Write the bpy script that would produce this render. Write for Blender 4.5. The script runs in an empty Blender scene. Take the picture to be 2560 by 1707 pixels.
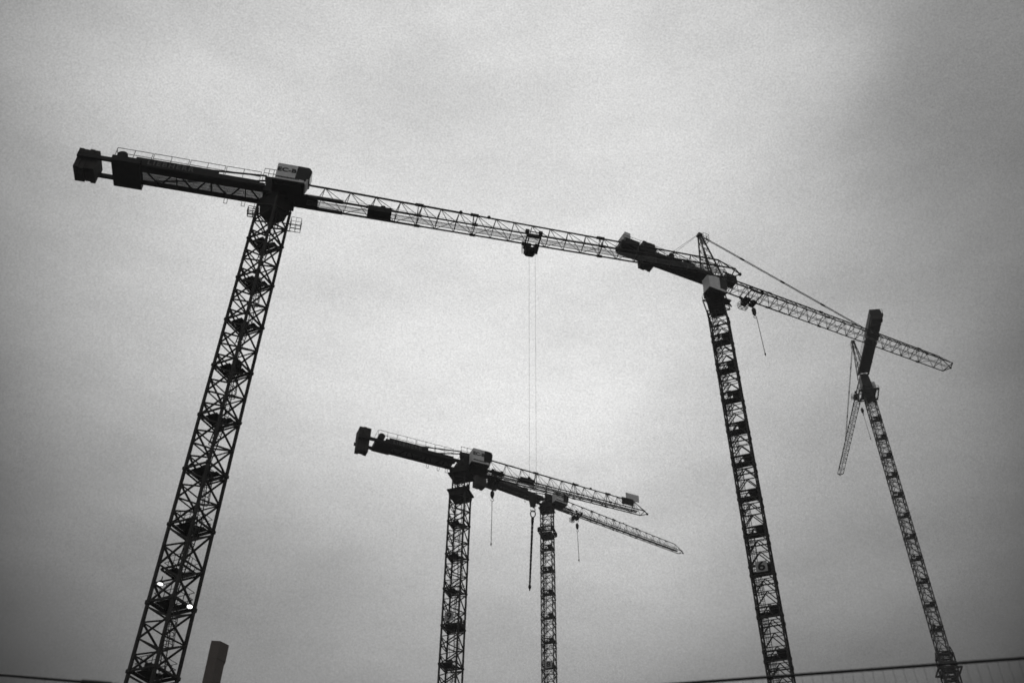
import bpy, bmesh, math, random
from mathutils import Vector, Matrix, Euler
random.seed(7)
S = bpy.context.scene
COL = S.collection
R = math.radians

# ------------------------------------------------------------------ camera
CAM_H = 1.7
FPX = 2489.0                       # focal length in photo pixels (2560 wide)
upc = Vector((42.5, 2790.5, -FPX)).normalized()      # world up seen from the camera
fw = Vector((0, 0, -1)); fh = (fw - fw.dot(upc) * upc).normalized(); rt = fh.cross(upc)
RC = Matrix((rt, fh, upc))         # camera axes -> world axes
cam_d = bpy.data.cameras.new('camera'); cam = bpy.data.objects.new('camera', cam_d); COL.objects.link(cam)
cam_d.sensor_width = 36.0; cam_d.lens = FPX / 2560 * 36.0
cam_d.clip_start = 0.1; cam_d.clip_end = 6000
cam.matrix_world = Matrix.Translation((0, 0, CAM_H)) @ RC.to_4x4()
S.camera = cam
cam_d.dof.use_dof = True; cam_d.dof.focus_distance = 20.0; cam_d.dof.aperture_fstop = 1.9

def ray(x, y):                     # photo pixel -> world direction
    return (RC @ Vector(((x - 1280) / FPX, -(y - 853.5) / FPX, -1.0)))

# ------------------------------------------------------------------ sky / world
def rgb(v): return (v, v, v, 1)
W = bpy.data.worlds.new('World'); S.world = W; W.use_nodes = True
nt = W.node_tree; N = nt.nodes; Lk = nt.links; N.clear()
def mnode(op, a, b=None, c=None):
    n = N.new('ShaderNodeMath'); n.operation = op
    for i, v in enumerate((a, b, c)):
        if v is None: continue
        if isinstance(v, (int, float)): n.inputs[i].default_value = v
        else: Lk.new(v, n.inputs[i])
    return n.outputs[0]
tc = N.new('ShaderNodeTexCoord'); dirv = tc.outputs['Generated']
def lobe(x, y, sigma_deg, w):      # cloud mass plus lens vignette, put into the sky's brightness around one direction
    d = (x if isinstance(x, Vector) else ray(x, y)).normalized(); k = 1 / R(sigma_deg) ** 2
    n = N.new('ShaderNodeVectorMath'); n.operation = 'DOT_PRODUCT'
    Lk.new(dirv, n.inputs[0]); n.inputs[1].default_value = d
    e = mnode('EXPONENT', mnode('MULTIPLY', mnode('SUBTRACT', n.outputs['Value'], 1.0), k))
    return mnode('MULTIPLY', e, w)
SKY_BASE = 0.04
LOBES = [(280, -100, 9.5, 0.1429), (710, -100, 9.5, 0.1993), (1140, -100, 9.5, 0.1790), (1570, -100, 9.5, 0.2435), (2000, -100, 9.5, 0.1582), (2430, -100, 9.5, -0.0232), (2800, -100, 9.5, 0.1047), (-150, 300, 9.5, -0.0242), (280, 300, 9.5, 0.0995), (710, 300, 9.5, -0.0255), (1140, 300, 9.5, -0.1061), (1570, 300, 9.5, 0.1169), (2000, 300, 9.5, 0.0319), (2430, 300, 9.5, -0.1128), (2800, 300, 9.5, 0.0538), (-150, 700, 9.5, -0.0727), (280, 700, 9.5, 0.1860), (710, 700, 9.5, 0.1780), (1140, 700, 9.5, 0.1282), (1570, 700, 9.5, 0.1939), (2000, 700, 9.5, 0.0661), (2430, 700, 9.5, 0.0277), (2800, 700, 9.5, -0.0189), (-150, 1100, 9.5, -0.1389), (280, 1100, 9.5, 0.0826), (710, 1100, 9.5, 0.1479), (1140, 1100, 9.5, 0.1786), (1570, 1100, 9.5, 0.1221), (2000, 1100, 9.5, 0.0623), (2430, 1100, 9.5, 0.1169), (2800, 1100, 9.5, -0.1226), (-150, 1500, 9.5, -0.0427), (280, 1500, 9.5, 0.0188), (710, 1500, 9.5, -0.0821), (1140, 1500, 9.5, -0.0231), (1570, 1500, 9.5, 0.0366), (2430, 1500, 9.5, 0.1117), (2800, 1500, 9.5, -0.0847), (-150, 1900, 9.5, 0.0074), (280, 1900, 9.5, 0.0387), (710, 1900, 9.5, 0.0401), (1140, 1900, 9.5, 0.1359), (1570, 1900, 9.5, 0.0886), (2000, 1900, 9.5, -0.0796), (2430, 1900, 9.5, 0.0109), (2800, 1900, 9.5, -0.0269)]
acc = lobe(Vector((0.1, -1, 0.55)), 0, 38, 0.33)      # overcast behind the viewer
LOBES2 = [(-150, -100, 9.5, -0.0738), (280, -100, 9.5, 0.0470), (710, -100, 9.5, -0.0799), (1140, -100, 9.5, 0.0992), (1570, -100, 9.5, 0.0695), (2000, -100, 9.5, -0.1189), (2430, -100, 9.5, -0.0911), (2800, -100, 9.5, 0.0123), (-150, 300, 9.5, -0.0468), (280, 300, 9.5, 0.1080), (710, 300, 9.5, -0.1194), (1140, 300, 9.5, 0.0361), (1570, 300, 9.5, -0.1012), (2000, 300, 9.5, 0.1274), (2430, 300, 9.5, 0.2260), (2800, 300, 9.5, 0.0007), (-150, 700, 9.5, -0.0999), (280, 700, 9.5, 0.2007), (710, 700, 9.5, 0.0857), (1140, 700, 9.5, 0.0505), (1570, 700, 9.5, -0.1170), (2000, 700, 9.5, -0.1649), (2430, 700, 9.5, 0.0534), (2800, 700, 9.5, -0.1771), (-150, 1100, 9.5, -0.0587), (280, 1100, 9.5, -0.0263), (710, 1100, 9.5, -0.3275), (1140, 1100, 9.5, 0.0643), (1570, 1100, 9.5, 0.4712), (2000, 1100, 9.5, -0.2237), (2430, 1100, 9.5, 0.1841), (2800, 1100, 9.5, -0.0430), (-150, 1500, 9.5, 0.1208), (280, 1500, 9.5, 0.2281), (710, 1500, 9.5, 0.1272), (1140, 1500, 9.5, -0.0114), (1570, 1500, 9.5, -0.0025), (2000, 1500, 9.5, -0.1913), (2430, 1500, 9.5, 0.2837), (2800, 1500, 9.5, -0.0679), (-150, 1900, 9.5, -0.2221), (280, 1900, 9.5, -0.1351), (710, 1900, 9.5, 0.0730), (1140, 1900, 9.5, -0.0753), (1570, 1900, 9.5, -0.0991), (2000, 1900, 9.5, 0.0467), (2430, 1900, 9.5, 0.0973), (2800, 1900, 9.5, -0.2939)]
LOBES += [(2230, 60, 3.2, -0.07), (2260, 300, 3.6, -0.05), (2450, 160, 4, -0.05), (2030, 60, 2.6, 0.05), (1990, 260, 3, 0.035)]
for l in LOBES + LOBES2:
    v = lobe(*l); acc = v if acc is None else mnode('ADD', acc, v)
mp = N.new('ShaderNodeMapping'); Lk.new(dirv, mp.inputs[0])
mp.inputs['Rotation'].default_value = (0.3, -0.5, 0.2); mp.inputs['Scale'].default_value = (1.0, 1.0, 2.6)
def noise(scale, detail, rough, src=None):
    n = N.new('ShaderNodeTexNoise'); n.inputs['Scale'].default_value = scale; n.inputs['Detail'].default_value = detail
    n.inputs['Roughness'].default_value = rough; Lk.new(src or mp.outputs[0], n.inputs['Vector']); return n.outputs['Fac']
n1 = noise(2.6, 3, 0.45); n2 = noise(640.0, 1, 0.6, dirv)
n3 = noise(7.5, 5, 0.55)
m1 = mnode('MULTIPLY', mnode('MULTIPLY_ADD', mnode('SUBTRACT', n1, 0.5), 0.55, 1.0), mnode('MULTIPLY_ADD', mnode('SUBTRACT', n3, 0.5), 0.42, 1.0))
m2 = mnode('MULTIPLY_ADD', mnode('SUBTRACT', n2, 0.5), 0.62, 1.0)
val = mnode('MULTIPLY', mnode('MULTIPLY', mnode('ADD', acc, SKY_BASE), m1), m2)
val = mnode('MULTIPLY', mnode('MAXIMUM', val, 0.02), 0.99)
comb = N.new('ShaderNodeCombineColor')
for i, t in enumerate((1.0, 1.0, 0.995)): Lk.new(mnode('MULTIPLY', val, t), comb.inputs[i])
# physical daylight sky behind the overcast, small share
sky = N.new('ShaderNodeTexSky'); sky.sky_type = 'NISHITA'; sky.sun_disc = False
sky.sun_elevation = R(50); sky.sun_rotation = R(0)
bw = N.new('ShaderNodeRGBToBW'); Lk.new(sky.outputs[0], bw.inputs[0])
bg = N.new('ShaderNodeBackground'); bg.inputs['Strength'].default_value = 1.0; Lk.new(comb.outputs[0], bg.inputs['Color'])
bg2 = N.new('ShaderNodeBackground'); bg2.inputs['Strength'].default_value = 0.001; Lk.new(bw.outputs[0], bg2.inputs['Color'])
ad = N.new('ShaderNodeAddShader'); Lk.new(bg.outputs[0], ad.inputs[0]); Lk.new(bg2.outputs[0], ad.inputs[1])
wo = N.new('ShaderNodeOutputWorld'); Lk.new(ad.outputs[0], wo.inputs['Surface'])

sd = bpy.data.lights.new('sun', 'SUN'); sd.energy = 0.5; sd.angle = R(25); sd.color = (1, 0.99, 0.97)
sun = bpy.data.objects.new('sun', sd); COL.objects.link(sun); sun.rotation_euler = (R(-35), 0, R(40))   # behind the cloud beyond the cranes

S.view_settings.view_transform = 'Standard'; S.view_settings.look = 'None'
S.view_settings.exposure = 0.0; S.view_settings.gamma = 1.0
try: S.cycles.max_bounces = 5; S.cycles.volume_bounces = 0
except Exception: pass

# ------------------------------------------------------------------ materials
def mat(name, v, rough=0.6, metal=0.0, var=0.25, scale=3.0, tint=(1, 1, 1), v2=None):
    m = bpy.data.materials.new(name); m.use_nodes = True; t = m.node_tree; b = t.nodes['Principled BSDF']
    b.inputs['Roughness'].default_value = rough; b.inputs['Metallic'].default_value = metal
    b.inputs['Specular IOR Level'].default_value = 0.25
    co = t.nodes.new('ShaderNodeTexCoord'); n = t.nodes.new('ShaderNodeTexNoise'); n.inputs['Scale'].default_value = scale
    n.inputs['Detail'].default_value = 4; t.links.new(co.outputs['Object'], n.inputs['Vector'])
    r = t.nodes.new('ShaderNodeValToRGB'); lo = v * (1 - var); hi = v2 if v2 is not None else v * (1 + var)
    r.color_ramp.elements[0].position = 0.3; r.color_ramp.elements[1].position = 0.7
    r.color_ramp.elements[0].color = tuple(lo * c for c in tint) + (1,)
    r.color_ramp.elements[1].color = tuple(hi * c for c in tint) + (1,)
    t.links.new(n.outputs['Fac'], r.inputs['Fac']); t.links.new(r.outputs['Color'], b.inputs['Base Color'])
    return m
WT = (1.0, 0.97, 0.93)
M = dict(steel=mat('dark_steel', 0.042, 0.55, 0, 0.3, 1.5, WT), black=mat('black_steel', 0.014, 0.6, 0, 0.3, 2, WT),
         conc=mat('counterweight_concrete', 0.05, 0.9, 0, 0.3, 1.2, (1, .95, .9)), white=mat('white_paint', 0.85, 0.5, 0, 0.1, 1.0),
         glass=mat('tinted_glass', 0.01, 0.15, 0, 0.1), grate=mat('galvanised_grating', 0.22, 0.6, 0, 0.2),
         sign=mat('sign_white', 0.5, 0.6, 0, 0.12, 2), letter=mat('lettering_black', 0.012, 0.6), dimlet=mat('lettering_grey', 0.13, 0.6),
         rope=mat('wire_rope', 0.05, 0.5), ground=mat('ground_dirt', 0.06, 0.95, 0, 0.4, 0.2), greysign=mat('sign_grey', 0.9, 0.7, 0, 0.08),
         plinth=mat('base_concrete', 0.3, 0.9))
def brick():
    m = bpy.data.materials.new('dark_brick'); m.use_nodes = True; t = m.node_tree; b = t.nodes['Principled BSDF']
    b.inputs['Roughness'].default_value = 0.95
    co = t.nodes.new('ShaderNodeTexCoord'); mp_ = t.nodes.new('ShaderNodeMapping'); mp_.inputs['Rotation'].default_value = (R(90), 0, 0)
    t.links.new(co.outputs['Object'], mp_.inputs[0])
    k = t.nodes.new('ShaderNodeTexBrick'); k.inputs['Scale'].default_value = 4; k.inputs['Color1'].default_value = (.14, .118, .104, 1)
    k.inputs['Color2'].default_value = (.105, .087, .077, 1); k.inputs['Mortar'].default_value = (.17, .15, .135, 1)
    t.links.new(mp_.outputs[0], k.inputs[0]); t.links.new(k.outputs[0], b.inputs['Base Color']); return m
M['brick'] = brick()
lm = bpy.data.materials.new('lamp_glow'); lm.use_nodes = True
lb = lm.node_tree.nodes['Principled BSDF']; lb.inputs['Emission Color'].default_value = (1, 1, 0.98, 1); lb.inputs['Emission Strength'].default_value = 2.5
M['lamp'] = lm

# ------------------------------------------------------------------ mesh helpers
class MB:
    def __init__(s): s.v = []; s.f = []
    def _add(s, vs, fs):
        o = len(s.v); s.v += [tuple(v) for v in vs]; s.f += [tuple(i + o for i in f) for f in fs]
    def box(s, x0, x1, y0, y1, z0, z1):
        s._add([(x0, y0, z0), (x1, y0, z0), (x1, y1, z0), (x0, y1, z0), (x0, y0, z1), (x1, y0, z1), (x1, y1, z1), (x0, y1, z1)],
               [(0, 3, 2, 1), (4, 5, 6, 7), (0, 1, 5, 4), (1, 2, 6, 5), (2, 3, 7, 6), (3, 0, 4, 7)]); return s
    def hexa(s, b, t):              # bottom and top quads
        s._add(list(b) + list(t), [(0, 3, 2, 1), (4, 5, 6, 7), (0, 1, 5, 4), (1, 2, 6, 5), (2, 3, 7, 6), (3, 0, 4, 7)]); return s
    def bar(s, a, b, w, n=4, w2=None):
        a = Vector(a); b = Vector(b); d = (b - a)
        if d.length < 1e-6: return s
        d.normalize(); ref = Vector((0, 0, 1)) if abs(d.z) < 0.95 else Vector((1, 0, 0))
        u = d.cross(ref).normalized(); v = d.cross(u)
        w2 = w if w2 is None else w2
        k = 0.7071 if n == 4 else 0.5
        vs = []
        for p, ww in ((a, w), (b, w2)):
            for i in range(n):
                an = 2 * math.pi * (i + 0.5) / n; vs.append(p + u * math.cos(an) * ww * k + v * math.sin(an) * ww * k)
        fs = [(i, (i + 1) % n, n + (i + 1) % n, n + i) for i in range(n)] + [tuple(range(n - 1, -1, -1)), tuple(range(n, 2 * n))]
        s._add(vs, fs); return s
    def poly(s, pts, w, n=6, close=False):
        pts = list(pts)
        for a, b in zip(pts, pts[1:] + (pts[:1] if close else [])): s.bar(a, b, w, n)
        return s
    def ball(s, c, r, n=8, sz=1.0):
        c = Vector(c); vs = [c + Vector((0, 0, -r * sz))]
        for j in range(1, n // 2):
            ph = math.pi * j / (n // 2)
            for i in range(n):
                th = 2 * math.pi * i / n; vs.append(c + Vector((r * math.sin(ph) * math.cos(th), r * math.sin(ph) * math.sin(th), -r * sz * math.cos(ph))))
        vs.append(c + Vector((0, 0, r * sz))); m = n // 2 - 1; fs = []
        for i in range(n):
            fs.append((0, 1 + (i + 1) % n, 1 + i)); fs.append((len(vs) - 1, 1 + (m - 1) * n + i, 1 + (m - 1) * n + (i + 1) % n))
            for j in range(m - 1): fs.append((1 + j * n + i, 1 + j * n + (i + 1) % n, 1 + (j + 1) * n + (i + 1) % n, 1 + (j + 1) * n + i))
        s._add(vs, fs); return s
    def mesh(s, name, m):
        me = bpy.data.meshes.new(name); me.from_pydata(s.v, [], s.f); me.materials.append(m); me.update(); return me
    def build(s, name, m, parent=None, label=None):
        o = bpy.data.objects.new(name, s.mesh(name, m)); COL.objects.link(o)
        if parent: o.parent = parent
        if label: o['label'] = label
        return o
def tag(o, label=None, cat=None, group=None, kind=None):
    for k, v in (('label', label), ('category', cat), ('group', group), ('kind', kind)):
        if v: o[k] = v
    return o
def empty(name, loc, rz=0):
    o = bpy.data.objects.new(name, None); COL.objects.link(o); o.location = loc; o.rotation_euler = (0, 0, rz); o.empty_display_size = 0.5; return o
def text(name, s, size, m, parent, loc, rot, depth=0.02, sx=1.0, spacing=1.0):
    c = bpy.data.curves.new(name, 'FONT'); c.body = s; c.size = size; c.extrude = depth; c.offset = size * 0.022
    c.align_x = 'CENTER'; c.align_y = 'CENTER'; c.space_character = spacing
    t = bpy.data.objects.new('tmp', c); COL.objects.link(t)
    bpy.context.view_layer.update()
    me = bpy.data.meshes.new_from_object(t.evaluated_get(bpy.context.evaluated_depsgraph_get())); me.name = name
    bpy.data.objects.remove(t); me.materials.clear(); me.materials.append(m)
    o = bpy.data.objects.new(name, me); COL.objects.link(o); o.parent = parent; o.location = loc; o.rotation_euler = rot; o.scale = (sx, 1, 1)
    return o

# ------------------------------------------------------------------ mast sections (built once per pattern, copied up each mast)
SEC = 5.8
def mast_section_mesh(kind, leg=0.24, dia=0.12):
    b = MB(); h = 1.12; c = [(-h, -h), (h, -h), (h, h), (-h, h)]
    for x, y in c: b.box(x - leg / 2, x + leg / 2, y - leg / 2, y + leg / 2, 0, SEC)
    for x, y in c:                                        # joint collars
        g = leg * 0.78
        b.box(x - g, x + g, y - g, y + g, 0.02, 0.3)
        if kind != 'zigzag': b.box(x - g, x + g, y - g, y + g, 4.55, 4.95)
    for i in range(4):
        p, q = c[i], c[(i + 1) % 4]
        P = lambda t, z: (p[0] + (q[0] - p[0]) * t, p[1] + (q[1] - p[1]) * t, z)
        if kind == 'zigzag':
            ph = (0, 1, 0, 0)[i]
            pts = []
            for k in range(5):
                z = 0.15 + (SEC - 0.3) * k / 4; pts.append(P(0 if (k + ph) % 2 == 0 else 1, z))
            for a, d in zip(pts, pts[1:]): b.bar(a, d, dia)
            b.bar(P(0, 0.2), P(1, 0.2), dia * 1.1)
            for z in ((1.52, 2.9, 4.28) if i == 3 else (2.9,) if i == 2 else ()): b.bar(P(0, z), P(1, z), dia * .7); b.bar(P(0, SEC - 0.12), P(1, SEC - 0.12), dia * .9)
        else:
            for z0, z1 in ((0.2, 1.95), (1.95, 3.75), (3.75, 5.55)):
                b.bar(P(0, z0), P(0.5, z1), dia); b.bar(P(1, z0), P(0.5, z1), dia)
                b.bar(P(0, z1), P(1, z1), dia * 0.75)
            b.bar(P(0, 4.7), P(1, 4.7), dia * 1.3); b.bar(P(0, 0.18), P(1, 0.18), dia * 1.3)
    return b.mesh('mast_section', M['steel'])
def platform_mesh(kind):
    b = MB(); h = 1.0; z = 0.34
    if kind == 'zigzag':
        b.box(-1.0, 0.1, -.6, .98, z, z + 0.06); b.box(0.1, .7, 0.4, .98, z + 0.004, z + 0.06)
    else:
        b.box(0.05, h, -h, h, z, z + 0.07); b.box(-h, 0.05, 0.35, h, z + 0.004, z + 0.07); b.box(-h, 0.05, -h, -0.7, z + 0.004, z + 0.07)
    for s in (-1, 1):
        t_ = .045 if kind == 'zigzag' else .06; b.box(-1.05, 1.05, s * 1.05 - t_, s * 1.05 + t_, z - 0.16, z); b.box(s * 1.05 - t_, s * 1.05 + t_, -0.98, 0.98, z - 0.16, z - 0.003)
    return b.mesh('work_platform', M['black'])
def ladder_mesh(kind, flip):
    b = MB(); x = 0.55 if kind == 'zigzag' else -0.5
    y0, y1 = (-0.55, 0.1) if flip else (0.1, -0.55)
    for s in (-0.22, 0.22): b.bar((x + s, y0, 0.4), (x + s, y1, SEC + 0.3), 0.055)
    n = 20
    for k in range(n):
        t = (k + 0.5) / n; y = y0 + (y1 - y0) * t; z = 0.4 + (SEC - 0.1) * t
        b.bar((x - 0.22, y, z), (x + 0.22, y, z), 0.03)
    sg = -1 if y1 < y0 else 1
    for k in range(8):                                    # safety hoops
        t = 0.38 + 0.08 * k; y = y0 + (y1 - y0) * t; z = 0.4 + (SEC - 0.1) * t
        b.poly([(x - .3, y, z), (x - .33, y - .4 * sg, z), (x, y - .62 * sg, z), (x + .33, y - .4 * sg, z), (x + .3, y, z)], 0.042, 4)
    for dx in (-.33, 0, .33):
        t0, t1 = .38, .94; o = .4 if dx else .62
        b.bar((x + dx, y0 + (y1 - y0) * t0 - o * sg, .4 + (SEC - .1) * t0), (x + dx, y0 + (y1 - y0) * t1 - o * sg, .4 + (SEC - .1) * t1), 0.04)
    return b.mesh('ladder', M['steel'])
def rail_mesh():
    b = MB(); h = 0.95
    for z in (0.85, 1.35): b.poly([(-h, -h, z), (h, -h, z), (h, h, z), (-h, h, z)], 0.035, 4, True)
    for x, y in ((0, -h), (0, h), (-h, 0), (h, 0), (-.5, -h), (.5, -h), (-.5, h), (.5, h)): b.bar((x, y, 0.4), (x, y, 1.35), 0.035)
    return b.mesh('guard_rail', M['steel'])
SM = {}
for kd in ('zigzag', 'kbrace'):
    SM[kd] = (mast_section_mesh(kd, 0.2 if kd == 'zigzag' else 0.16, 0.125 if kd == 'zigzag' else .1), platform_mesh(kd), ladder_mesh(kd, False), ladder_mesh(kd, True))
RAIL = rail_mesh()
def put(name, me, parent, loc=(0, 0, 0), rz=0):
    o = bpy.data.objects.new(name, me); COL.objects.link(o); o.parent = parent; o.location = loc; o.rotation_euler = (0, 0, rz); return o
def mast(root, yaw, ztop, zref, kind, rails=(), shift={}, fat=1.0):
    """sections joined at zref + k*SEC, cut at ztop"""
    z = zref
    k = 0
    rv = random.Random(int(zref * 10))
    cb = MB(); pz = ztop; px, py = -.75, .8; q0 = Vector((px, py, pz))
    while pz > 0:
        pz -= rv.uniform(1.2, 2.4); q1 = Vector((px + rv.uniform(-.14, .14), py + rv.uniform(-.14, .14), max(pz, 0))); cb.bar(q0, q1, .06, 5); q0 = q1
    o = cb.build('power_cable', M['rope'], root); o.rotation_euler = (0, 0, yaw)
    while z + 2 * SEC <= ztop: z += SEC
    while z > -SEC * 0.95:
        zs = z + shift.get(k, 0); sec = put('mast_section', SM[kind][0], root, (0, 0, zs), yaw)
        sec.scale = (fat, fat, (z + SEC + shift.get(k - 1, 0) - zs) / SEC)
        put('work_platform', SM[kind][1], sec); put('ladder', SM[kind][2 + k % 2], sec)
        if k in rails: put('guard_rail', RAIL, sec)
        if rv.random() < .4:                               # kit left on some platforms
            e = MB(); ex, ey = rv.uniform(-.8, -.2), rv.uniform(-.7, .5); e.box(ex, ex + rv.uniform(.3, .7), ey, ey + rv.uniform(.3, .5), .42, rv.uniform(.8, 1.4)); e.build('equipment_box', M['black'], sec)
        if z + SEC > ztop: sec.scale = (fat, fat, (ztop - z) / SEC)
        z -= SEC; k += 1
        if k == 1 and z + 2 * SEC < ztop - .8:
            sec = put('mast_section', SM[kind][0], root, (0, 0, z + 2 * SEC), yaw); sec.scale = (fat, fat, (ztop - z - 2 * SEC) / SEC)
    b = MB(); b.box(-3.2, 3.2, -3.2, 3.2, -0.4, 0.6)
    o = b.build('foundation_block', M['plinth'], root); o.rotation_euler = (0, 0, yaw)

# ------------------------------------------------------------------ jibs
def tri_jib(b, x_start, nodes, hfun, w, zb, x_end, tip, ch=0.17, web=0.06, inv=False):
    """triangular lattice: one chord at the top, two below"""
    nb = [x - (1.02 if inv else 0.45) for x in nodes]
    xs = [x_start] + nodes
    for a, c in zip(xs, xs[1:]):
        sz = ch * (1.0 if a < 20 else 0.8)
        b.bar((a, 0, zb + hfun(a)), (c, 0, zb + hfun(c)), sz)
    for s in (-w, w):
        b.bar((x_start - 1.5, s, zb), (16, s, zb), ch * 1.05); b.bar((16, s, zb), (x_end, s, zb), ch * 0.8)
    for i, x in enumerate(nodes):
        t = (x, 0, zb + hfun(x))
        for s in (-w, w):
            b.bar(t, (nb[i], s, zb), web * 1.15)
            nx = nb[i + 1] if i + 1 < len(nb) else x_end
            b.bar(t, (nx, s, zb), web * 0.9)
        b.bar((nb[i], -w, zb), (nb[i], w, zb), web * 0.95)
        if i + 1 < len(nb):
            s = w if i % 2 else -w; b.bar((nb[i], s, zb), (nb[i + 1], -s, zb), web * 0.8)
    x = nodes[-1]
    b.bar((x, 0, zb + hfun(x)), (tip, 0, zb + 0.1), web * 1.6)
    b.bar((x_end, -w, zb), (x_end, w, zb), web * 1.6)
    b.bar((x_end, -w, zb), (tip, 0, zb + .05), web * 1.6); b.bar((x_end, w, zb), (tip, 0, zb + .05), web * 1.6)
    b.ball((tip, 0, zb + 0.05), 0.22)
def grating(b, x0, x1, y0, y1, z, step=0.12, bw=0.05):
    x = x0
    while x < x1: b.box(x, x + bw, y0, y1, z, z + 0.03); x += step
    for y in (y0, y1): b.box(x0, x1, y - .02, y + .02, z - 0.02, z + 0.05)
def railing(b, x0, x1, y, z, h=1.1, step=2.0, gap=True, w=0.045):
    n = max(1, round((x1 - x0) / (2 * step)))
    L_ = (x1 - x0) / n
    for i in range(n):
        a = x0 + i * L_ + (0.08 if gap else 0); c = x0 + (i + 1) * L_ - (0.08 if gap else 0)
        for zz in (h, h * 0.55): b.bar((a, y, z + zz), (c, y, z + zz), w)
        for xx in (a, (a + c) / 2, c): b.bar((xx, y, z), (xx, y, z + h), w)
def cage(b, cx, cy, z, lx, ly, h=1.1, w=0.05, floor=True):
    x0, x1, y0, y1 = cx - lx / 2, cx + lx / 2, cy - ly / 2, cy + ly / 2
    P = [(x0, y0), (x1, y0), (x1, y1), (x0, y1)]
    for zz in (0, h * .5, h): b.poly([(x, y, z + zz) for x, y in P], w * (1.6 if zz == 0 else 1), 4, True)
    for i, (x, y) in enumerate(P):
        b.bar((x, y, z), (x, y, z + h), w)
        q = P[(i + 1) % 4]; b.bar(((x + q[0]) / 2, (y + q[1]) / 2, z), ((x + q[0]) / 2, (y + q[1]) / 2, z + h), w)
    if floor:
        b.bar((x0, cy, z), (x1, cy, z), w * 1.5); b.bar((cx, y0, z), (cx, y1, z), w * 1.5)
def cabin(root, x0, x1, yn, yf, z0, z1, words=True, face=-1, name='operator_cab'):
    """operator cab with a raked glass nose towards +x; its lettered side faces -y"""
    b = MB(); h = z1 - z0; nx = x1 - 0.35
    b.hexa([(x0, yn, z0), (nx - .35, yn, z0), (nx - .35, yf, z0), (x0, yf, z0)], [(x0, yn, z1), (nx - .1, yn, z1), (nx - .1, yf, z1), (x0, yf, z1)])
    c = b.build(name, M['white'], root)
    g = MB(); gx = x0 + (x1 - x0) * 0.58
    g.hexa([(gx - .1, yn - .03, z0 + h * .2), (nx - .12, yn - .03, z0 + h * .16), (nx - .12, yf + .03, z0 + h * .16), (gx - .1, yf + .03, z0 + h * .2)],
           [(gx, yn - .03, z1 - .02), (nx + .12, yn - .03, z1 - .1), (nx + .12, yf + .03, z1 - .1), (gx, yf + .03, z1 - .02)])
    g.hexa([(nx - .11, yn + .04, z0 + h * .3), (x1 - .12, yn + .12, z0 + h * .36), (x1 - .12, yf - .12, z0 + h * .36), (nx - .11, yf - .04, z0 + h * .3)],
           [(nx + .13, yn + .04, z1 - .15), (x1, yn + .15, z1 - .4), (x1, yf - .15, z1 - .4), (nx + .13, yf - .04, z1 - .15)])
    g.build('cab_window', M['glass'], c)
    n = MB(); n.hexa([(nx - .35, yn + .06, z0), (nx - .08, yn + .15, z0 + .05), (nx - .08, yf - .15, z0 + .05), (nx - .35, yf - .06, z0)],
                     [(nx - .12, yn + .06, z0 + h * .3), (x1 - .22, yn + .15, z0 + h * .35), (x1 - .22, yf - .15, z0 + h * .35), (nx - .12, yf - .06, z0 + h * .3)])
    n.build('nose_panel', M['white'], c)
    f = MB(); f.box(x0 - .2, nx - .2, yn - .06, yf + .1, z0 - .22, z0 - .005)
    f.box(x0 + .1, nx - .5, yn + .25, yf, z0 - .5, z0 - .22); f.build('cab_floor_frame', M['black'], c)
    if words:
        o = text('model_lettering', 'EC-B', h * 0.32, M['letter'], c, (x0 + (gx - x0) * .49, yn - .035, z0 + h * .62), (R(90), 0, 0), 0.015, 1.15)
        sl = MB(); x = x0 + .12; rr = random.Random(3)          # the small line of lettering, too small to read
        while x < x0 + (x1 - x0) * .68:
            wd = rr.uniform(.09, .15); sl.box(x, x + wd, yn - .03, yn - .002, z0 + h * .12, z0 + h * .21); x += wd + .045
        sl.build('lettering_strip', M['letter'], c)
    return c
def hook_set(root, x, y, zt, zblock, dx=0.35, rope_w=0.03, bs=1.0, tilt=(0, 0), two=True):
    r = MB(); bx, by = x + tilt[0], y + tilt[1]
    if two:
        r.bar((x - dx, y, zt), (bx - dx * .9, by, zblock + .5 * bs), rope_w, 5); r.bar((x + dx, y, zt), (bx + dx * .9, by, zblock + .5 * bs), rope_w, 5)
    else: r.bar((x, y, zt), (bx, by, zblock + .5 * bs), rope_w, 5)
    r.build('hoist_rope', M['rope'], root)
    b = MB(); k = bs
    if two:
        b.hexa([(bx - .28 * k, by - .14 * k, zblock - .75 * k), (bx + .28 * k, by - .14 * k, zblock - .75 * k), (bx + .28 * k, by + .14 * k, zblock - .75 * k), (bx - .28 * k, by + .14 * k, zblock - .75 * k)],
               [(bx - .5 * k, by - .2 * k, zblock + .55 * k), (bx + .5 * k, by - .2 * k, zblock + .55 * k), (bx + .5 * k, by + .2 * k, zblock + .55 * k), (bx - .5 * k, by + .2 * k, zblock + .55 * k)])
    else:
        b.bar((bx, by, zblock + .7 * k), (bx, by, zblock + .3 * k), .35 * k, 8, .72 * k); b.bar((bx, by, zblock + .3 * k), (bx, by, zblock - .35 * k), .72 * k, 8, .66 * k)
        b.bar((bx, by, zblock - .35 * k), (bx, by, zblock - .8 * k), .66 * k, 8, .3 * k)
    blk = b.build('hook_block', M['steel'], root)
    h = MB(); zc = zblock - 1.15 * k
    h.bar((bx, by, zblock - .7 * k), (bx, by, zc + .25 * k), .1 * k, 6)
    h.poly([(bx + .27 * k * math.sin(a), by, zc + .27 * k * math.cos(a)) for a in [R(t) for t in range(0, 300, 30)]], .1 * k, 6)
    h.build('hook', M['steel'], blk)
    return Vector((bx, by, zc - .27 * k))
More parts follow.
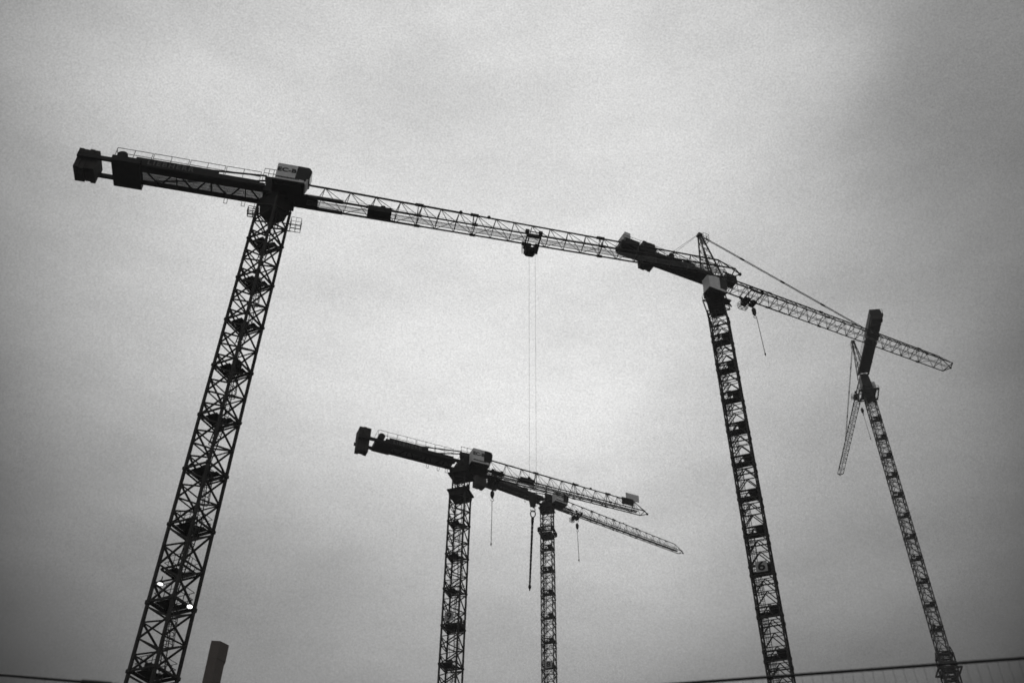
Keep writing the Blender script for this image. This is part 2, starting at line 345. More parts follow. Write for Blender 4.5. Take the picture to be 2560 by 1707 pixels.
def chain(root_loc, rz, p0, p1, w, label, ring=0.0, cat='lifting chain', name='lifting_chain', legs=2):
    """a sling of chains hanging from a hook; its own thing. p0, p1 in the crane's frame"""
    m = Matrix.Translation(root_loc) @ Matrix.Rotation(rz, 4, 'Z'); p0 = m @ Vector(p0); p1 = m @ Vector(p1)
    root = empty(name, p0); tag(root, label, cat, 'chain slings hanging from the crane hooks')
    d = p1 - p0; b = MB(); n = max(6, int(d.length / 0.22)); off = Vector((w * .45, 0, 0))
    a0 = Vector((0, 0, 0))
    if ring:
        r = MB(); c = Vector((0, 0, -ring)); r.poly([c + Vector((ring * .62 * math.cos(a), 0, ring * math.sin(a))) for a in [R(t) for t in range(0, 360, 30)]], .1, 6, True)
        r.build('master_ring', M['steel'], root)
        k = MB(); k.bar(d * .1, d * .16, w * 2.3, 8); k.build('chain_coupling', M['steel'], root); a0 = d * .09
    for i in range(n):
        q0 = a0 + (d - a0) * (i / n); q1 = a0 + (d - a0) * ((i + 1) / n)
        for s in ((-1, 1) if legs == 2 else (0,)):
            b.bar(q0 + off * s * (1 - i / n * .5), q1 + off * s * (1 - i / n * .5), w * (1.0 if i % 2 else .8), 5)
    b.build('chain_legs', M['rope'], root)
    e = MB(); e.ball(d, w * 1.15, 8, 1.6); e.bar(d, d - Vector((0, 0, w * 3)), w * .9, 6); e.build('end_hook', M['steel'], root)
    return root

def trolley(root, x, zb, w, s=1.0, cage_side=1):
    b = MB()
    for xx in (x - 1.0 * s, x + 1.0 * s):
        b.bar((xx, -w - .2, zb + .25), (xx, -w - .2, zb - .55), .16); b.bar((xx, w + .2, zb + .25), (xx, w + .2, zb - .55), .16)
        b.bar((xx, -w - .2, zb - .5), (xx, w + .2, zb - .5), .16)
        for yy in (-w - .2, w + .2): b.bar((xx - .22, yy, zb + .2), (xx + .22, yy, zb + .2), .36)
    for yy in (-w - .2, w + .2): b.bar((x - 1.1 * s, yy, zb - .5), (x + 1.1 * s, yy, zb - .5), .2); b.bar((x - s, yy, zb + .25), (x + s, yy, zb + .25), .09)
    b.box(x - .9 * s, x - .1 * s, w * .2, w + .7, zb - 1.0, zb - .45); b.box(x + .35 * s, x + 1.1 * s, w * .3, w + .5, zb - .9, zb - .42)
    b.bar((x - 1.0, w, zb - .5), (x - 1.0, w, zb - 1.7), .08); b.bar((x + .7, w * .6, zb - .5), (x + .7, w * .6, zb - 1.7), .08)
    t = b.build('trolley', M['black'], root)
    if cage_side == 0:
        c = MB(); c.hexa([(x - .5, w * .3, zb - 1.5), (x + .35, w * .3, zb - 1.5), (x + .35, w + .5, zb - 1.5), (x - .5, w + .5, zb - 1.5)], [(x - .7, w * .2, zb - 1.0), (x + .6, w * .2, zb - 1.0), (x + .6, w + .6, zb - 1.0), (x - .7, w + .6, zb - 1.0)])
        c.build('trolley_housing', M['black'], t); return t
    c = MB(); cage(c, x - .4 * s, (w + .9) * cage_side, zb - 1.25, 1.3 * s, .8, 1.0, .05); c.build('maintenance_cage', M['steel'], t)
    return t

# ------------------------------------------------------------------ flat-top crane
def flat_top(name, label, base, az, mast_yaw, H, zref, tip, cj, zmast, kind, words=True, cwt=None, tr_x=28, rails=(), collar=None, cabx=(-.3, 3.45), joints=(15.6, 22.0, 37.0), drive=11.3, ox=0., solid=False, inner=1.0, wind=(1.75, 1.95), shift={}, fat=1.0):
    root = empty(name, (base[0], base[1], 0), R(az))
    tag(root, label, 'tower crane', 'tower cranes over the building site')
    my = R(mast_yaw - az)
    mast(root, my, zmast, zref, kind, rails, shift, fat)
    w = 0.78
    # --- slewing unit
    b = MB()
    c = lambda hx, hy, z: [(x * math.cos(my) * hx - y * math.sin(my) * hy, x * math.sin(my) * hx + y * math.cos(my) * hy, z) for x, y in ((-1, -1), (1, -1), (1, 1), (-1, 1))]
    if solid: b.hexa(c(1.75, 1.75, H - 1.95), c(1.7, 1.7, H - 1.75)); b.hexa(c(1.45, 1.45, H - 1.75), c(1.55, 1.55, H - 1.0))
    else: b.hexa(c(.95, .95, H - 3.4), c(1.15, 1.15, H - 1.6)); b.hexa(c(1.15, 1.15, H - 1.6), c(1.3, 1.3, H - 1.0))
    b.build('slewing_base', M['black'], root)
    b = MB(); b.bar((0, 0, H - 1.0), (0, 0, H - .55), 2.9, 20); b.build('slewing_ring', M['black'], root)
    b = MB(); b.box(-1.5 + ox * .3, 1.9 + ox * .5, -1.2, 1.2, H - .55, H + .3); b.box(-1.4 + ox, .9 + ox, -.9, .9, H + .3, H + 1.7)
    b.hexa([(-1.5 + ox, -.5, H + 1.7), (.6 + ox, -.5, H + 1.7), (.6 + ox, .5, H + 1.7), (-1.5 + ox, .5, H + 1.7)], [(-1.8 + ox, -.3, H + 2.8), (.1 + ox, -.3, H + 2.9), (.1 + ox, .3, H + 2.9), (-1.8 + ox, .3, H + 2.8)])
    b.box(.9 + ox, 3.3 + ox * .6, -1.2, -.3, H - .4, H - .1)
    b.build('turntable_frame', M['black'], root)
    b = MB(); railing(b, -1.9 + ox, .2 + ox, -.9, H + 1.7, 1.7, .7, False, .05); b.bar((-1.9 + ox, -.9, H + 1.7), (-1.9 + ox, .6, H + 1.7), .05); b.build('guard_rail', M['steel'], root)
    # --- cab
    cabin(root, cabx[0], cabx[1], -3.1, -1.45, H - .55, H + 2.1, words)
    # --- jib
    b = MB(); nodes = []; x = 4.9
    while x < min(13.7, tip - 3): nodes.append(x); x += 2.86
    x = nodes[-1] + 2.5
    while x < tip - 2.2: nodes.append(x); x += 2.14
    nodes[-1] = tip - 2.4
    hf = lambda x: 2.85 - 0.95 * max(0, min(1, (x - 4) / (tip - 6)))
    tri_jib(b, .5, nodes, hf, w, H, tip - .9, tip)
    for j in joints:
        if j < tip - 4:
            b.bar((j - .45, 0, H + hf(j) + .04), (j + .5, 0, H + hf(j) + .04), .27)
            for s in (-w, w): b.bar((j - .3, s, H), (j + .3, s, H), .24); b.bar((j - .1, 0, H + hf(j)), (j - .1, s, H), .07)
    for j in (20.4, 23.7):
        if j < tip - 4: b.ball((j, 0, H + hf(j) + .12), .22)
    jb = b.build('jib', M['steel'], root)
    b = MB(); grating(b, 3.2, tip - 2, -.36, .3, H - .06, .12, .085 if solid else .05); b.build('jib_walkway', M['steel' if solid else 'grate'], jb)
    b = MB()
    for s in (-.28, .28): b.bar((3, s * .6, H + 1.15), (tip - 2.5, s * .6, H + .75), .022); b.bar((3, s, H + .55), (tip - 2.5, s, H + .4), .022)
    b.build('trolley_rope', M['rope'], jb)
    b = MB()                                              # bottom chords are doubled near the root
    for s in (-w, w): b.box(1.9, 7.2, s - .14, s + .14, H - .12, H + .22)
    b.box(1.9, 4.4, -w + .15, w - .15, H - .05, H + .05)
    b.build('jib_root_frame', M['black'], root)
    b = MB()
    if drive: b.box(drive - 1.35, drive + 1.3, -w - .1, -w + 1.0, H + (.12 if solid else -.5), H + (.5 if solid else .32)); b.bar((drive + .3, -w + .1, H + (.75 if solid else .5)), (drive + .3, w - .4, H + (.75 if solid else .5)), .6, 10)
    if drive: b.build('trolley_winch', M['black'], root)
    trolley(root, tr_x, H, w, .78 if not solid else .8, 0 if not solid else 1)
    # --- counter-jib
    cw = 1.22; b = MB()
    for s in (-cw, cw): b.box(-cj, -1.4, s - .13, s + .13, H - .12, H + .42)
    n = 7; L_ = (13.8 - 1.6) / n * (cj / 20.)
    for i in range(n):
        x0 = -1.6 - i * L_; s = 1 if i % 2 else -1
        b.bar((x0, -cw * s, H), (x0 - L_, cw * s, H), .14); 
        if i % 2: b.bar((x0, -cw, H), (x0, cw, H), .14)
    b.box(-cj * .73, -1.5, -cw + .13, -cw + .8, H - .1, H - .04)
    for s in (-cw, cw): b.box(-1.45, -1.4 + ox, s - .13, s + .13, H - .12, H + .42)
    b.bar((-cj + .3, -cw, H + .1), (-cj + .3, cw, H + .1), .24)
    cjo = b.build('counter_jib', M['black'], root)
    b = MB(); grating(b, -cj * .72, -1.6, -cw + .15, cw - .15, H + .34, .11, .11 if solid else .09); b.build('deck_grating', M['grate'], cjo)
    b = MB(); px0, px1 = -cj * .72, -2.0
    b.box(px0, px1 * 3.2, -cw - .2, -cw - .14, H - .1, H + 1.1); b.box(px1 * 3.2, px1, -cw - .2, -cw - .14, H - .1, H + .62); pn = b.build('side_panel', M['black'], cjo)
    text('maker_lettering', 'LIEBHERR', .95, M['dimlet'], pn, ((px0 * .72 + px1 * .28), -cw - .205, H + .48), (R(90), 0, 0), .01, 1.0, 1.25)
    b = MB(); railing(b, -cj * .83, -2.0, -cw - .1, H + .42, 1.75, 1.75, True, .05); railing(b, -cj * .8, -2.0, cw + .1, H + .42, 1.1, 1.75, True, .045)
    b.bar((-cj * .83, -cw, H + 2.1), (-cj * .83, cw, H + 2.1), .05); b.build('guard_rail', M['steel'], cjo)
    b = MB()
    for s in (-1, 1): b.bar((-1.6 + ox, s * .35, H + 2.8), (-cj * .62, s * (cw - .05), H + .6), .15)
    b.build('tie_bar', M['steel'], cjo)
    for x in (-2.0, -3.4, -5.3): b = MB(); b.bar((x, cw, H), (x, cw + .25, H - .75), .05); b.bar((x - .35, cw, H), (x - .35, cw + .25, H - .75), .05); b.bar((x, cw + .25, H - .75), (x - .35, cw + .25, H - .75), .05); b.build('cable_bracket', M['steel'], cjo)

    # winch
    wx = -cj * .765; b = MB(); b.box(wx - 1.35, wx + 1.6, -wind[0], wind[1], H - .35, H + .45); wn = b.build('hoist_winch', M['black'], root)
    b = MB(); b.bar((wx - .5, -1.5, H + 1.0), (wx - .5, -.2, H + 1.0), 1.1, 14); b.build('winch_drum', M['black'], wn)
    b = MB(); b.box(wx + .3, wx + 2.2, -1.2, -.2, H + .45, H + .95); b.build('motor_housing', M['black'], wn)
    # counterweights, hanging through the end of the counter-jib
    if cwt is None: cwt = dict(n=4, x1=-cj + 2.1, t=.49, z0=-1.55, z1=1.15, hw=.95, cap=1.3)
    for i in range(cwt['n']):
        xa = cwt['x1'] - i * (cwt['t'] + .05); b = MB(); q = cwt['hw'] * (1 + .06 * math.sin(i * 4.3 + 1)); dz = .08 * math.sin(i * 2.1)
        b.box(xa - cwt['t'], xa, -q, q, H + cwt['z0'] + dz, H + .5); b.box(xa - cwt['t'], xa, -cwt['cap'], cwt['cap'], H + .5, H + cwt['z1'] + dz)
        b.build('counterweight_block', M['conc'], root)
    return root

# ------------------------------------------------------------------ hammerhead crane with tower head
def hammerhead(name, label, base, az, mast_yaw, H, zref, tip, cj, zmast, apexh, pend_x, tr_x, jw=1.25, jh=2.3, apx=-1.1, rails=(), cab_side=-1, bright=True, cjw=1.5, fat=1.0):
    root = empty(name, (base[0], base[1], 0), R(az)); tag(root, label, 'tower crane', 'tower cranes over the building site')
    my = R(mast_yaw - az)
    mast(root, my, zmast, zref, 'kbrace', rails, {}, fat)
    rot = lambda hx, z, ox=0, oy=0: [(ox + x * math.cos(my) * hx - y * math.sin(my) * hx, oy + x * math.sin(my) * hx + y * math.cos(my) * hx, z) for x, y in ((-1, -1), (1, -1), (1, 1), (-1, 1))]
    b = MB(); b.hexa(rot(1.25, zmast), rot(1.3, zmast + 2.4)); b.hexa(rot(1.5, zmast + 2.4), rot(1.45, zmast + 3.1)); b.bar((0, 0, zmast + 3.1), (0, 0, zmast + 3.6), 2.9, 18)
    b.build('slewing_base', M['black'], root)
    b = MB(); rp = 1.85 if bright else 2.5; p = rot(rp, zmast + 1.5); b.poly(p, .14 if bright else .25, 4, True); p2 = rot(rp, zmast + 2.4); b.poly(p2, .05, 4, True)
    for a, d in zip(p, p2): b.bar(a, d, .06)
    for a, d in zip(p, rot(1.2, zmast + 1.5)): b.bar(a, d, .14 if bright else .3)
    if not bright: b.hexa(rot(1.8, zmast + 1.35), rot(1.8, zmast + 1.5))
    b.build('ring_platform', M['steel'], root)
    b = MB(); b.hexa([(-1.3, -1.3, zmast + 3.6), (1.3, -1.3, zmast + 3.6), (1.3, 1.3, zmast + 3.6), (-1.3, 1.3, zmast + 3.6)], [(-1.2, -1, H - .2), (1.2, -1, H - .2), (1.2, 1, H - .2), (-1.2, 1, H - .2)])
    b.build('turntable_tower', M['steel'] if not bright else M['black'], root)
    # tower head
    A = (apx, 0, H + apexh); b = MB()
    for s in (-1, 1):
        b.bar((-1.3, s * 1.1, H), (apx - .1, s * .25, A[2]), .2); b.bar((1.7, s * 1.1, H), (apx + .15, s * .25, A[2]), .2)
        for k in range(1, 6):
            t = k / 6; t2 = (k - .5) / 6
            pa = Vector((-1.3, s * 1.1, H)).lerp(Vector((apx, s * .25, A[2])), t); pb = Vector((1.7, s * 1.1, H)).lerp(Vector((apx, s * .25, A[2])), t)
            b.bar(pa, pb, .07); b.bar(pa, (pb.x, -pb.y, pb.z), .05)
            pc = Vector((1.7, s * 1.1, H)).lerp(Vector((apx, s * .25, A[2])), t2); b.bar(pc, pa, .06)
    for k in range(1, 6):
        t = k / 6
        for xx in (-1.3, 1.7):
            q = Vector((xx, 1.1, H)).lerp(Vector((apx, .25, A[2])), t); b.bar(q, (q.x, -q.y, q.z), .06)
    b.box(apx - .35, apx + .4, -.45, .45, A[2] - .25, A[2] + .25)
    hd = b.build('tower_head', M['steel'], root)
    b = MB(); cage(b, apx + .9, -.1, A[2] - 1.3, 1.1, 1.2, 1.5, .045); b.build('head_platform', M['steel'], hd)
    # pendants
    b = MB(); jt = (pend_x, 0, H + jh)
    for s in (-.1, .1): b.bar((apx + .3, s, A[2]), (jt[0], s, jt[2]), .12, 6)
    n = 4
    for k in range(1, n):
        q = Vector((apx + .3, 0, A[2])).lerp(Vector(jt), k / n); d = (Vector(jt) - Vector(A)).normalized() * .4; b.bar(q - d, q + d, .34, 6)
        b.build('jib_tie_bar', M['steel'], root)
    b = MB()
    for s in (-1, 1):
        e = Vector((-cj * .53, s * cjw * .8, H + .9)); b.bar((apx - .3, s * .2, A[2]), e, .055, 6)
        q = Vector((apx - .3, s * .2, A[2])).lerp(e, .8); d = (e - Vector(A)).normalized() * .3; b.bar(q - d, q + d, .22, 6)
    b.build('counter_jib_tie', M['steel'], root)
    # jib
    b = MB(); nodes = []; x = 3.2
    while x < tip - 2.0: nodes.append(x); x += 2.05
    nodes[-1] = tip - 1.9
    hf = lambda x: jh * (1 if x > 4 else .45 + .55 * max(0, x) / 4) if x < tip * .6 else jh - .25 * (x - tip * .6) / (tip * .4)
    tri_jib(b, 1.6, nodes, hf, jw, H, tip - .7, tip, .17, .075, True)
    for i in range(len(nodes) - 1):
        pass
    for j in (12, 23, 34, 45):
        if j < tip - 4: b.bar((j - .4, 0, H + hf(j) + .03), (j + .4, 0, H + hf(j) + .03), .26); [b.bar((j - .3, s, H), (j + .3, s, H), .25) for s in (-jw, jw)]
    jb = b.build('jib', M['steel'], root)
    b = MB(); grating(b, 2, tip - 1, -.15, .15, H + .02, .3); b.build('jib_walkway', M['grate'], jb)
    trolley(root, tr_x, H, jw, 1.15, 1)
    # counter-jib
    cw = cjw; b = MB()
    for s in (-cw, cw): b.box(-cj, -.5, s - .13, s + .13, H - .1, H + .5)
    n = 6; L_ = cj / n
    for i in range(n):
        s = 1 if i % 2 else -1; x0 = -.6 - i * L_ * .95; b.bar((x0, -cw * s, H), (x0 - L_ * .95, cw * s, H), .15); b.bar((x0, -cw, H), (x0, cw, H), .15)
    cjo = b.build('counter_jib', M['black'], root)
    b = MB(); b.box(-cj * .95, -.9, -cw + .2, cw - .2, H + .3, H + .36); b.build('deck_plate', M['black'], cjo)
    b = MB()
    for s in (-1, 1): railing(b, -cj, -2.5, s * (cw + .15), H + .5, 1.3, 1.5, False, .045)
    b.bar((-cj, -cw, H + 1.8), (-cj, cw, H + 1.8), .045); b.build('guard_rail', M['steel'], cjo)
    b = MB(); b.box(-cj * .52, -cj * .36, -.9, .7, H + .4, H + 1.4); b.bar((-cj * .47, -1, H + 1.6), (-cj * .47, .8, H + 1.6), 1.0, 12); b.build('hoist_winch', M['black'], root)
    b = MB(); b.box(-cj * .34, -cj * .22, -1.0, .2, H + .4, H + 1.5); b.build('switch_cabinet', M['black'], root)
    return root, cjo

def sign_panel(parent, loc, rz, w, h, numeral=None, m='sign', name='number_sign', size=None, thick=.05):
    b = MB(); b.box(-w / 2, w / 2, -thick, 0, -h / 2, h / 2); o = b.build(name, M[m], parent); o.location = loc; o.rotation_euler = (0, 0, rz)
    if numeral: text('numeral', numeral, size or h * .95, M['letter'], o, (0, -thick - .012, -.02), (R(90), 0, 0), .015, 1.15)
    return o

# ================================================================== SCENE
zc = CAM_H
# --- ground
b = MB(); b.box(-1500, 1500, -1500, 1500, -1, 0); tag(b.build('ground', M['ground']), kind='structure')

# --- crane A: big flat-top on the left
A = flat_top('tower_crane', 'largest flat-top tower crane, on the left, with two lit floodlights on its mast',
             (-26.1, 71.5), 11.5, -25, 84.5 + zc, 77.0 + zc, 54.0, 21.0, 82.85 + zc, 'zigzag', tr_x=28.8, rails=(6, 7, 8), fat=1.1, shift={6: .35, 7: -.84, 8: -.5, 9: -.3})
lamp_deck = put('lamp_deck', SM['zigzag'][1], A, (0, 0, 77.0 + zc - 7 * SEC + 2.0), R(-25 - 11.5)); put('guard_rail', RAIL, lamp_deck)
b = MB(); cage(b, -2.1, .2, 81.4 + zc, 1.1, .9, .7, .05); b.build('access_platform', M['steel'], A)
b = MB(); cage(b, 2.65, -.1, 79.9 + zc, 1.1, 1.0, 1.2, .035); b.bar((1.2, -.6, 79.9 + zc), (2.2, -.6, 79.9 + zc), .1); b.bar((1.2, .4, 79.9 + zc), (2.2, .4, 79.9 + zc), .1); b.build('access_platform', M['steel'], A)
az = R(11.5)
hk = hook_set(A, 28.8, 0, 84.0 + zc, 49.5 + zc, .36, .024, .8)
chain((-26.1, 71.5, 0), az, (28.8, 0, 48.5 + zc), (28.5, 0, 40.9 + zc), .12, 'heavy dark lifting chain hanging on a round ring below the middle crane jibs', ring=.36)
# floodlights clamped to the mast, lit
for (lx, lz, tx, tz) in ((-1.08, 37.05, 10, -44), (1.5, 35.45, -22, -38)):
    b = MB(); b.bar((0, 0, 0), (0, .25, 0), .52, 14, .34); b.bar((0, .2, 0), (0, .6, .1), .1, 6)
    fl = b.build('floodlight', M['black'], A); fl.location = (lx, -.95, lz + zc); fl.rotation_euler = (R(-tz * 2), R(tx * .3), R(tx))
    b = MB(); b.bar((0, -.02, 0), (0, 0.02, 0), .42, 16); b.build('lens', M['lamp'], fl)

# --- crane B: flat-top with numeral 9
B = flat_top('tower_crane', 'flat-top tower crane with number 9 on its mast and two boards at its jib end',
             (-7.9, 135.5), 22.9, -19, 93.1 + zc, 82.3 + zc, 34.6, 18.0, 87.9 + zc, 'zigzag', tr_x=5.9, rails=(2, 3), fat=1.14, ox=1.3, solid=True, wind=(1.2, 1.25),
             cwt=dict(n=3, x1=-16.0, t=.6, z0=-2.0, z1=2.2, hw=.65, cap=1.05), cabx=(.7, 4.2), joints=(13.3, 20.8, 27), drive=11.5)
b = MB()
my = R(-19 - 22.9)
def rotp(h, z, m): return [(x * math.cos(m) * h - y * math.sin(m) * h, x * math.sin(m) * h + y * math.cos(m) * h, z) for x, y in ((-1, -1), (1, -1), (1, 1), (-1, 1))]
b.hexa(rotp(1.68, 87.9 + zc, my), rotp(1.72, 88.15 + zc, my)); b.bar(rotp(1.7, 87.9 + zc, my)[1], [v * 1.25 if i < 2 else v for i, v in enumerate(rotp(1.7, 87.9 + zc, my)[1])], .3)
b.hexa(rotp(1.4, 87.0 + zc, my), rotp(1.5, 87.9 + zc, my)); b.build('collar_platform', M['black'], B)
sec = put('mast_section', SM['zigzag'][0], B, (0, 0, 87.9 + zc), my); sec.scale = (.92, .92, .55)
b = MB(); b.box(30.6, 33.15, -.05, .05, 95.15 + zc - .05, 96.5 + zc); b.build('jib_board', M['greysign'], B, 'pale grey board standing on the top chord at the jib end')
b = MB(); b.box(29.2, 31.5, -.92, -.86, 93.4 + zc, 94.75 + zc); b.build('jib_board', M['conc'], B, 'dark board fixed to the side of the jib')
sign_panel(B, (-.1 * math.cos(my) + 1.55 * math.sin(my), -.1 * math.sin(my) - 1.55 * math.cos(my), 66.15 + zc), my, 1.4, 1.4, '9', size=1.5)
b = MB()
for s in (0, 1, 2, 3):
    a = my + s * math.pi / 2
    for k in (-1, 1):
        c0 = Vector((math.cos(a) * .62 * k + 1.45 * math.sin(a), math.sin(a) * .62 * k - 1.45 * math.cos(a), 65.6 + zc)); u = Vector((math.cos(a), math.sin(a), 0)) * .5; n_ = Vector((math.sin(a), -math.cos(a), 0)) * .02; z = Vector((0, 0, .62))
        if s in (0, 3): continue
        b.hexa([c0 - u - n_ - z, c0 + u - n_ - z, c0 + u + n_ - z, c0 - u + n_ - z], [c0 - u - n_ + z, c0 + u - n_ + z, c0 + u + n_ + z, c0 - u + n_ + z])
b.build('mast_banner', M['conc'], B)
hook_set(B, 5.5, 0, 92.6 + zc, 89.4 + zc, .2, .03, .95, two=False)
chain((-7.9, 135.5, 0), R(22.9), (5.5, 0, 88.1 + zc), (5.53, 0, 80.2 + zc), .11, 'thin chain hanging below the hook beside the mast numbered 9', legs=1)

# --- crane E: flat-top behind, numeral 8
Ecr = flat_top('tower_crane', 'smaller flat-top tower crane with number 8 on its thin mast, beside the crane numbered 9',
             (9.15, 208.3), 32.1, -16.5, 132.8 + zc, 114.5 + zc, 43.1, 20.0, 130.8 + zc, 'kbrace', tr_x=9.0, rails=(2,), fat=1.19, ox=1.3, solid=True,
             cwt=dict(n=4, x1=-18.0, t=.6, z0=-2.3, z1=1.0, hw=1.0, cap=1.3), cabx=(.6, 4.5), joints=(13.8, 20.8, 28), drive=0)
b = MB(); my = R(-16.5 - 32.1)
p0 = rotp(1.72, 124.3 + zc, my); p1 = rotp(1.72, 125.3 + zc, my)
for p in (p0, p1): b.poly(p, .26, 4, True)
for q0, q1 in zip(p0, p1): b.bar(q0, q1, .42)
b.hexa(rotp(1.3, 123.3 + zc, my), rotp(1.45, 124.0 + zc, my)); b.build('collar_platform', M['black'], Ecr)
sg = sign_panel(Ecr, (.25 * math.cos(my) + 1.56 * math.sin(my), .25 * math.sin(my) - 1.56 * math.cos(my), 91.2 + zc), my, 1.6, 1.6, '8', size=1.6)
hook_set(Ecr, 8.97, 0, 132.3 + zc, 129.5 + zc, .2, .03, 1.1, two=False)
chain((9.15, 208.3, 0), R(32.1), (8.97, 0, 128 + zc), (9.13, 0, 120.2 + zc), .14, 'thin chain hanging below the rightmost lower jib, right of the mast numbered 8', legs=1)

# --- crane C: hammerhead with tower head, numeral 6
C, Ccj = hammerhead('tower_crane', 'tower crane with stay cables, pale cab below its jib and number 6 on its mast',
               (33.3, 117.1), 24.4, -22, 118.6 + zc, 105.3 + zc, 51.7, 17.6, 111.6 + zc, 10.8, 32.0, 7.9, rails=(), cjw=1.2, fat=1.27)
cabin(C, -3.2, .45, -3.1, -1.3, 113.1 + zc, 116.1 + zc, False)
b = MB(); b.box(-2.4, 1.4, -2.2, -1.0, 112.7 + zc, 112.9 + zc); b.bar((1.2, -1.6, 112.8 + zc), (2.2, -1.0, 112.8 + zc), .2); b.build('cab_platform', M['black'], C)
for i in range(4):
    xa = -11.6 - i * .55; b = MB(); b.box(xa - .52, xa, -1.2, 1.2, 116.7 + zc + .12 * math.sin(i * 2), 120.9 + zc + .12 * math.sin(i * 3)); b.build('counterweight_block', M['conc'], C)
b = MB(); b.box(-17.4, -14.7, -1.4, 1.3, 118.4 + zc, 119.9 + zc); b.box(-17.9, -17.4, -1.1, 1.1, 118.7 + zc, 119.4 + zc); b.build('hoist_housing', M['black'], C)
b = MB(); b.box(-17.3, -16.3, -1.3, .9, 119.9 + zc, 121.3 + zc); b.build('jib_board', M['greysign'], C, 'pale cabinet above the rear machinery')
b = MB(); cage(b, 2.6, .2, 118.9 + zc, 2.6, 2.4, 1.1, .05); b.box(2.2, 4.2, -1.3, .4, 119.0 + zc, 120.5 + zc); b.bar((1.7, -1.1, 120.6 + zc), (4.3, -1.1, 120.4 + zc), .22); b.build('jib_root_platform', M['black'], C)
my = R(-22 - 24.4)
sign_panel(C, (.15 * math.cos(my) + 1.68 * math.sin(my), .15 * math.sin(my) - 1.68 * math.cos(my), 64.6 + zc), my, 1.5, 1.5, '6', m='sign', size=1.75)
b = MB(); hook_set(C, 7.4, 0, 118.0 + zc, 114.8 + zc, .2, .045, 1.1, tilt=(.3, 0), two=False)
chain((33.5, 117.1, 0), R(24.4), (7.75, 0, 113.3 + zc), (7.95, 0, 105.5 + zc), .13, 'thin chain hanging from a hook just right of the pale crane cab', legs=1)

# --- crane D: far right hammerhead, jib pointing away
D, Dcj = hammerhead('tower_crane', 'tower crane at the far right, dark counter-jib pointing up and jib pointing away',
               (94.9, 205.8), 82.9, -12, 173.0 + zc, 158.2 + zc, 47.5, 24.3, 165.0 + zc, 12.6, 32.0, 8.2, jw=.85, jh=2.0, apx=.2, bright=False, cjw=1.35, fat=1.08)
b = MB(); b.box(-21, -2.2, -1.3, 1.3, 172.8 + zc, 173.6 + zc); b.box(-24.3, -16.5, -1.1, 1.75, 172.6 + zc, 174.4 + zc); b.box(-17.4, -15.4, -1.4, 1.7, 172.0 + zc, 174.1 + zc); [b.box(x0, x0 + w0, -1.3 - d0, -1.2, 172.8 + zc, 173.6 + zc + d0) for x0, w0, d0 in ((-22.3, .9, .35), (-19.6, 1.6, .2), (-13.2, .6, .3), (-10.4, 1.3, .15), (-6.1, .5, .25))]; b.build('hoist_housing', M['black'], D)
for i in range(4):
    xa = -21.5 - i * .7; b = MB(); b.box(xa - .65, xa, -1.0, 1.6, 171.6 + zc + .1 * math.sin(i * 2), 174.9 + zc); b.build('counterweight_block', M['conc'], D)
cabin(D, .2, 2.6, -2.6, -1.0, 168.6 + zc, 171.0 + zc, False)
hook_set(D, 8.2, .2, 172.5 + zc, 167.6 + zc, .2, .03, 1.15, two=False)
chain((94.9, 205.8, 0), R(82.9), (8.2, .2, 166.2 + zc), (8.2, .1, 158.2 + zc), .13, 'thin chain hanging beside the top of the far right mast', legs=1)
my = R(-12 - 82.9)
sign_panel(D, (.3 * math.cos(my) + 1.43 * math.sin(my), .3 * math.sin(my) - 1.43 * math.cos(my), 84 + zc), my, 1.6, 1.3, None, m='conc', name='mast_board')
# climbing frame round the lower part of that mast
r_ = ray(2392, 1668); t_ = math.hypot(94.9, 205.8) / math.hypot(r_.x, r_.y); zf = r_.z * t_
b = MB()
for dz in (-1.2, .9, 2.8): b.poly(rotp(1.6, zf + dz + zc, my), .35, 4, True)
for q0, q1 in zip(rotp(1.6, zf - 6 + zc, my), rotp(1.6, zf + 2.8 + zc, my)): b.bar(q0, q1, .28)
for q0, q1 in zip(rotp(1.35, zf + 4.4 + zc, my), rotp(1.6, zf + 2.8 + zc, my)): b.bar(q0, q1, .2)
b.hexa(rotp(1.5, zf - .4 + zc, my), rotp(1.5, zf + .1 + zc, my)); b.poly(rotp(2.4, zf - .6 + zc, my), .28, 4, True)
for q0, q1 in zip(rotp(1.7, zf - .6 + zc, my), rotp(2.4, zf - .6 + zc, my)): b.bar(q0, q1, .2)
b.build('climbing_frame', M['black'], D)
E = None

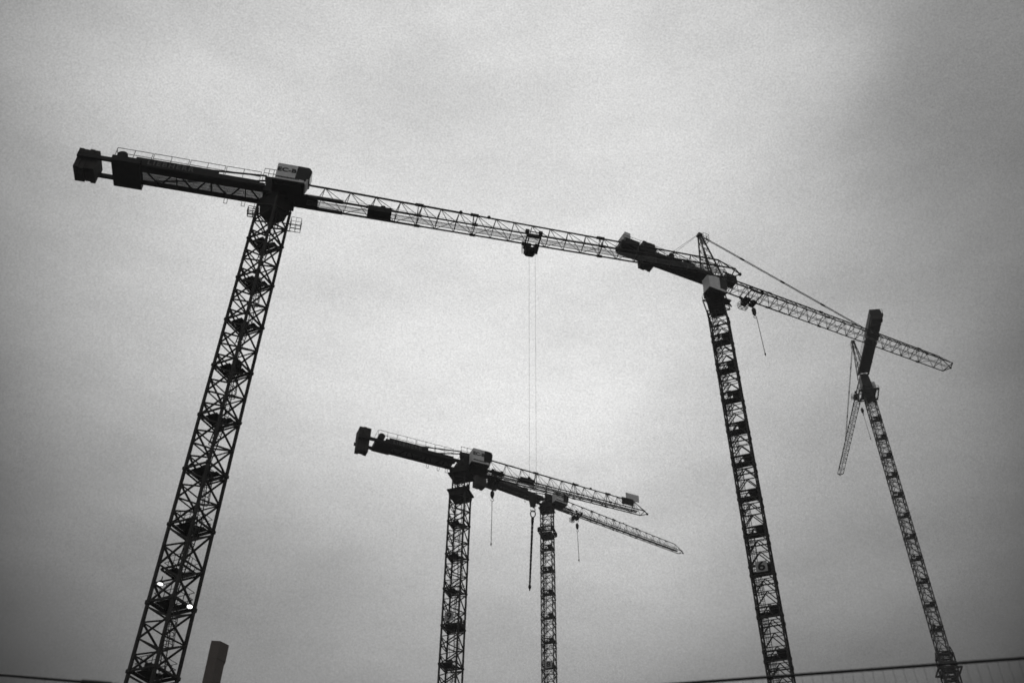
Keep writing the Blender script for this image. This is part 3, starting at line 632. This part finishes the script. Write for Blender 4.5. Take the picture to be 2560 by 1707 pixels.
# --- chimney behind the big mast
ch = empty('brick_chimney', (-45.5, 150.0, 0), R(16)); tag(ch, 'dark brick chimney standing alone right of the foot of the largest crane mast', 'chimney')
def prism(pts, z0, z1):
    b = MB(); n = len(pts); b._add([(x, y, z0) for x, y in pts] + [(x, y, z1) for x, y in pts], [(i, (i + 1) % n, n + (i + 1) % n, n + i) for i in range(n)] + [tuple(range(n - 1, -1, -1)), tuple(range(n, 2 * n))]); return b
outl = [(-1.42, -.25), (-.02, -.5), (1.4, .72), (1.25, 2.4), (-.1, 3.0), (-1.4, 2.2)]
prism([(x * .95 - .06, y * .97 + .03) for x, y in outl], 0, 66.2 + zc).build('shaft', M['brick'], ch)
prism(outl, 66.2 + zc, 69.0 + zc).build('cap', M['brick'], ch)

# --- weldmesh fence in front of the camera: two runs meeting at a corner post
def fence(p, q, label, n0):
    p = Vector((*p, 0)); q = Vector((*q, 0)); h = 2.3 + CAM_H; root = empty('mesh_fence', p); tag(root, label, 'fence', 'runs of the mesh fence in front')
    d = q - p; u = d.normalized(); Ln = d.length
    b = MB(); b.bar((0, 0, h), (u * Ln) + Vector((0, 0, h)), .017, 8); b.build('top_rail', M['rope'], root)
    b = MB(); k = 0.0
    rr = random.Random(n0)
    while k < Ln: b.bar(u * k + Vector((0, 0, .05)), u * k + Vector((0, 0, h + .014)), .0016, 4); k += .0535
    z = .2
    while z < h - .3: b.bar(Vector((0, 0, z)), u * Ln + Vector((0, 0, z)), .004, 4); z += .3
    b.build('wire_mesh', M['grate'], root)
    for t in (0.0, 1.0):
        b = MB(); o = u * Ln * t; b.bar(o + Vector((0, .04, 0)), o + Vector((0, .04, h - .02)), .05, 8); b.build('post', M['rope'], root)
    return root
fence((-.78, 5.83), (4.2, 4.72), 'right run of mesh fence, dark top rail crossing the far right masts', 1)
fl_ = fence((-4.4, 5.18), (-.86, 5.82), 'left run of mesh fence, dark rail in the bottom left corner', 2)
b = MB(); c0 = Vector((-2.36 + 4.4, 5.55 - 5.18, 2.3 + CAM_H)); b.bar(c0 - Vector((.06, .01, .0)), c0 + Vector((.1, .018, .0)), .034, 8); b.build('rail_clamp', M['rope'], fl_)

# --- damp air between the cranes
b = MB(); b.box(-420, 420, -60, 480, -3, 215)
hz = b.build('haze', M['rope']); tag(hz, kind='stuff')
hm = bpy.data.materials.new('haze_air'); hm.use_nodes = True; t = hm.node_tree; t.nodes.clear()
pv = t.nodes.new('ShaderNodeVolumePrincipled'); pv.inputs['Color'].default_value = (.95, .95, .95, 1); pv.inputs['Density'].default_value = 0.0004
mo = t.nodes.new('ShaderNodeOutputMaterial'); t.links.new(pv.outputs[0], mo.inputs['Volume']); hz.data.materials.clear(); hz.data.materials.append(hm)
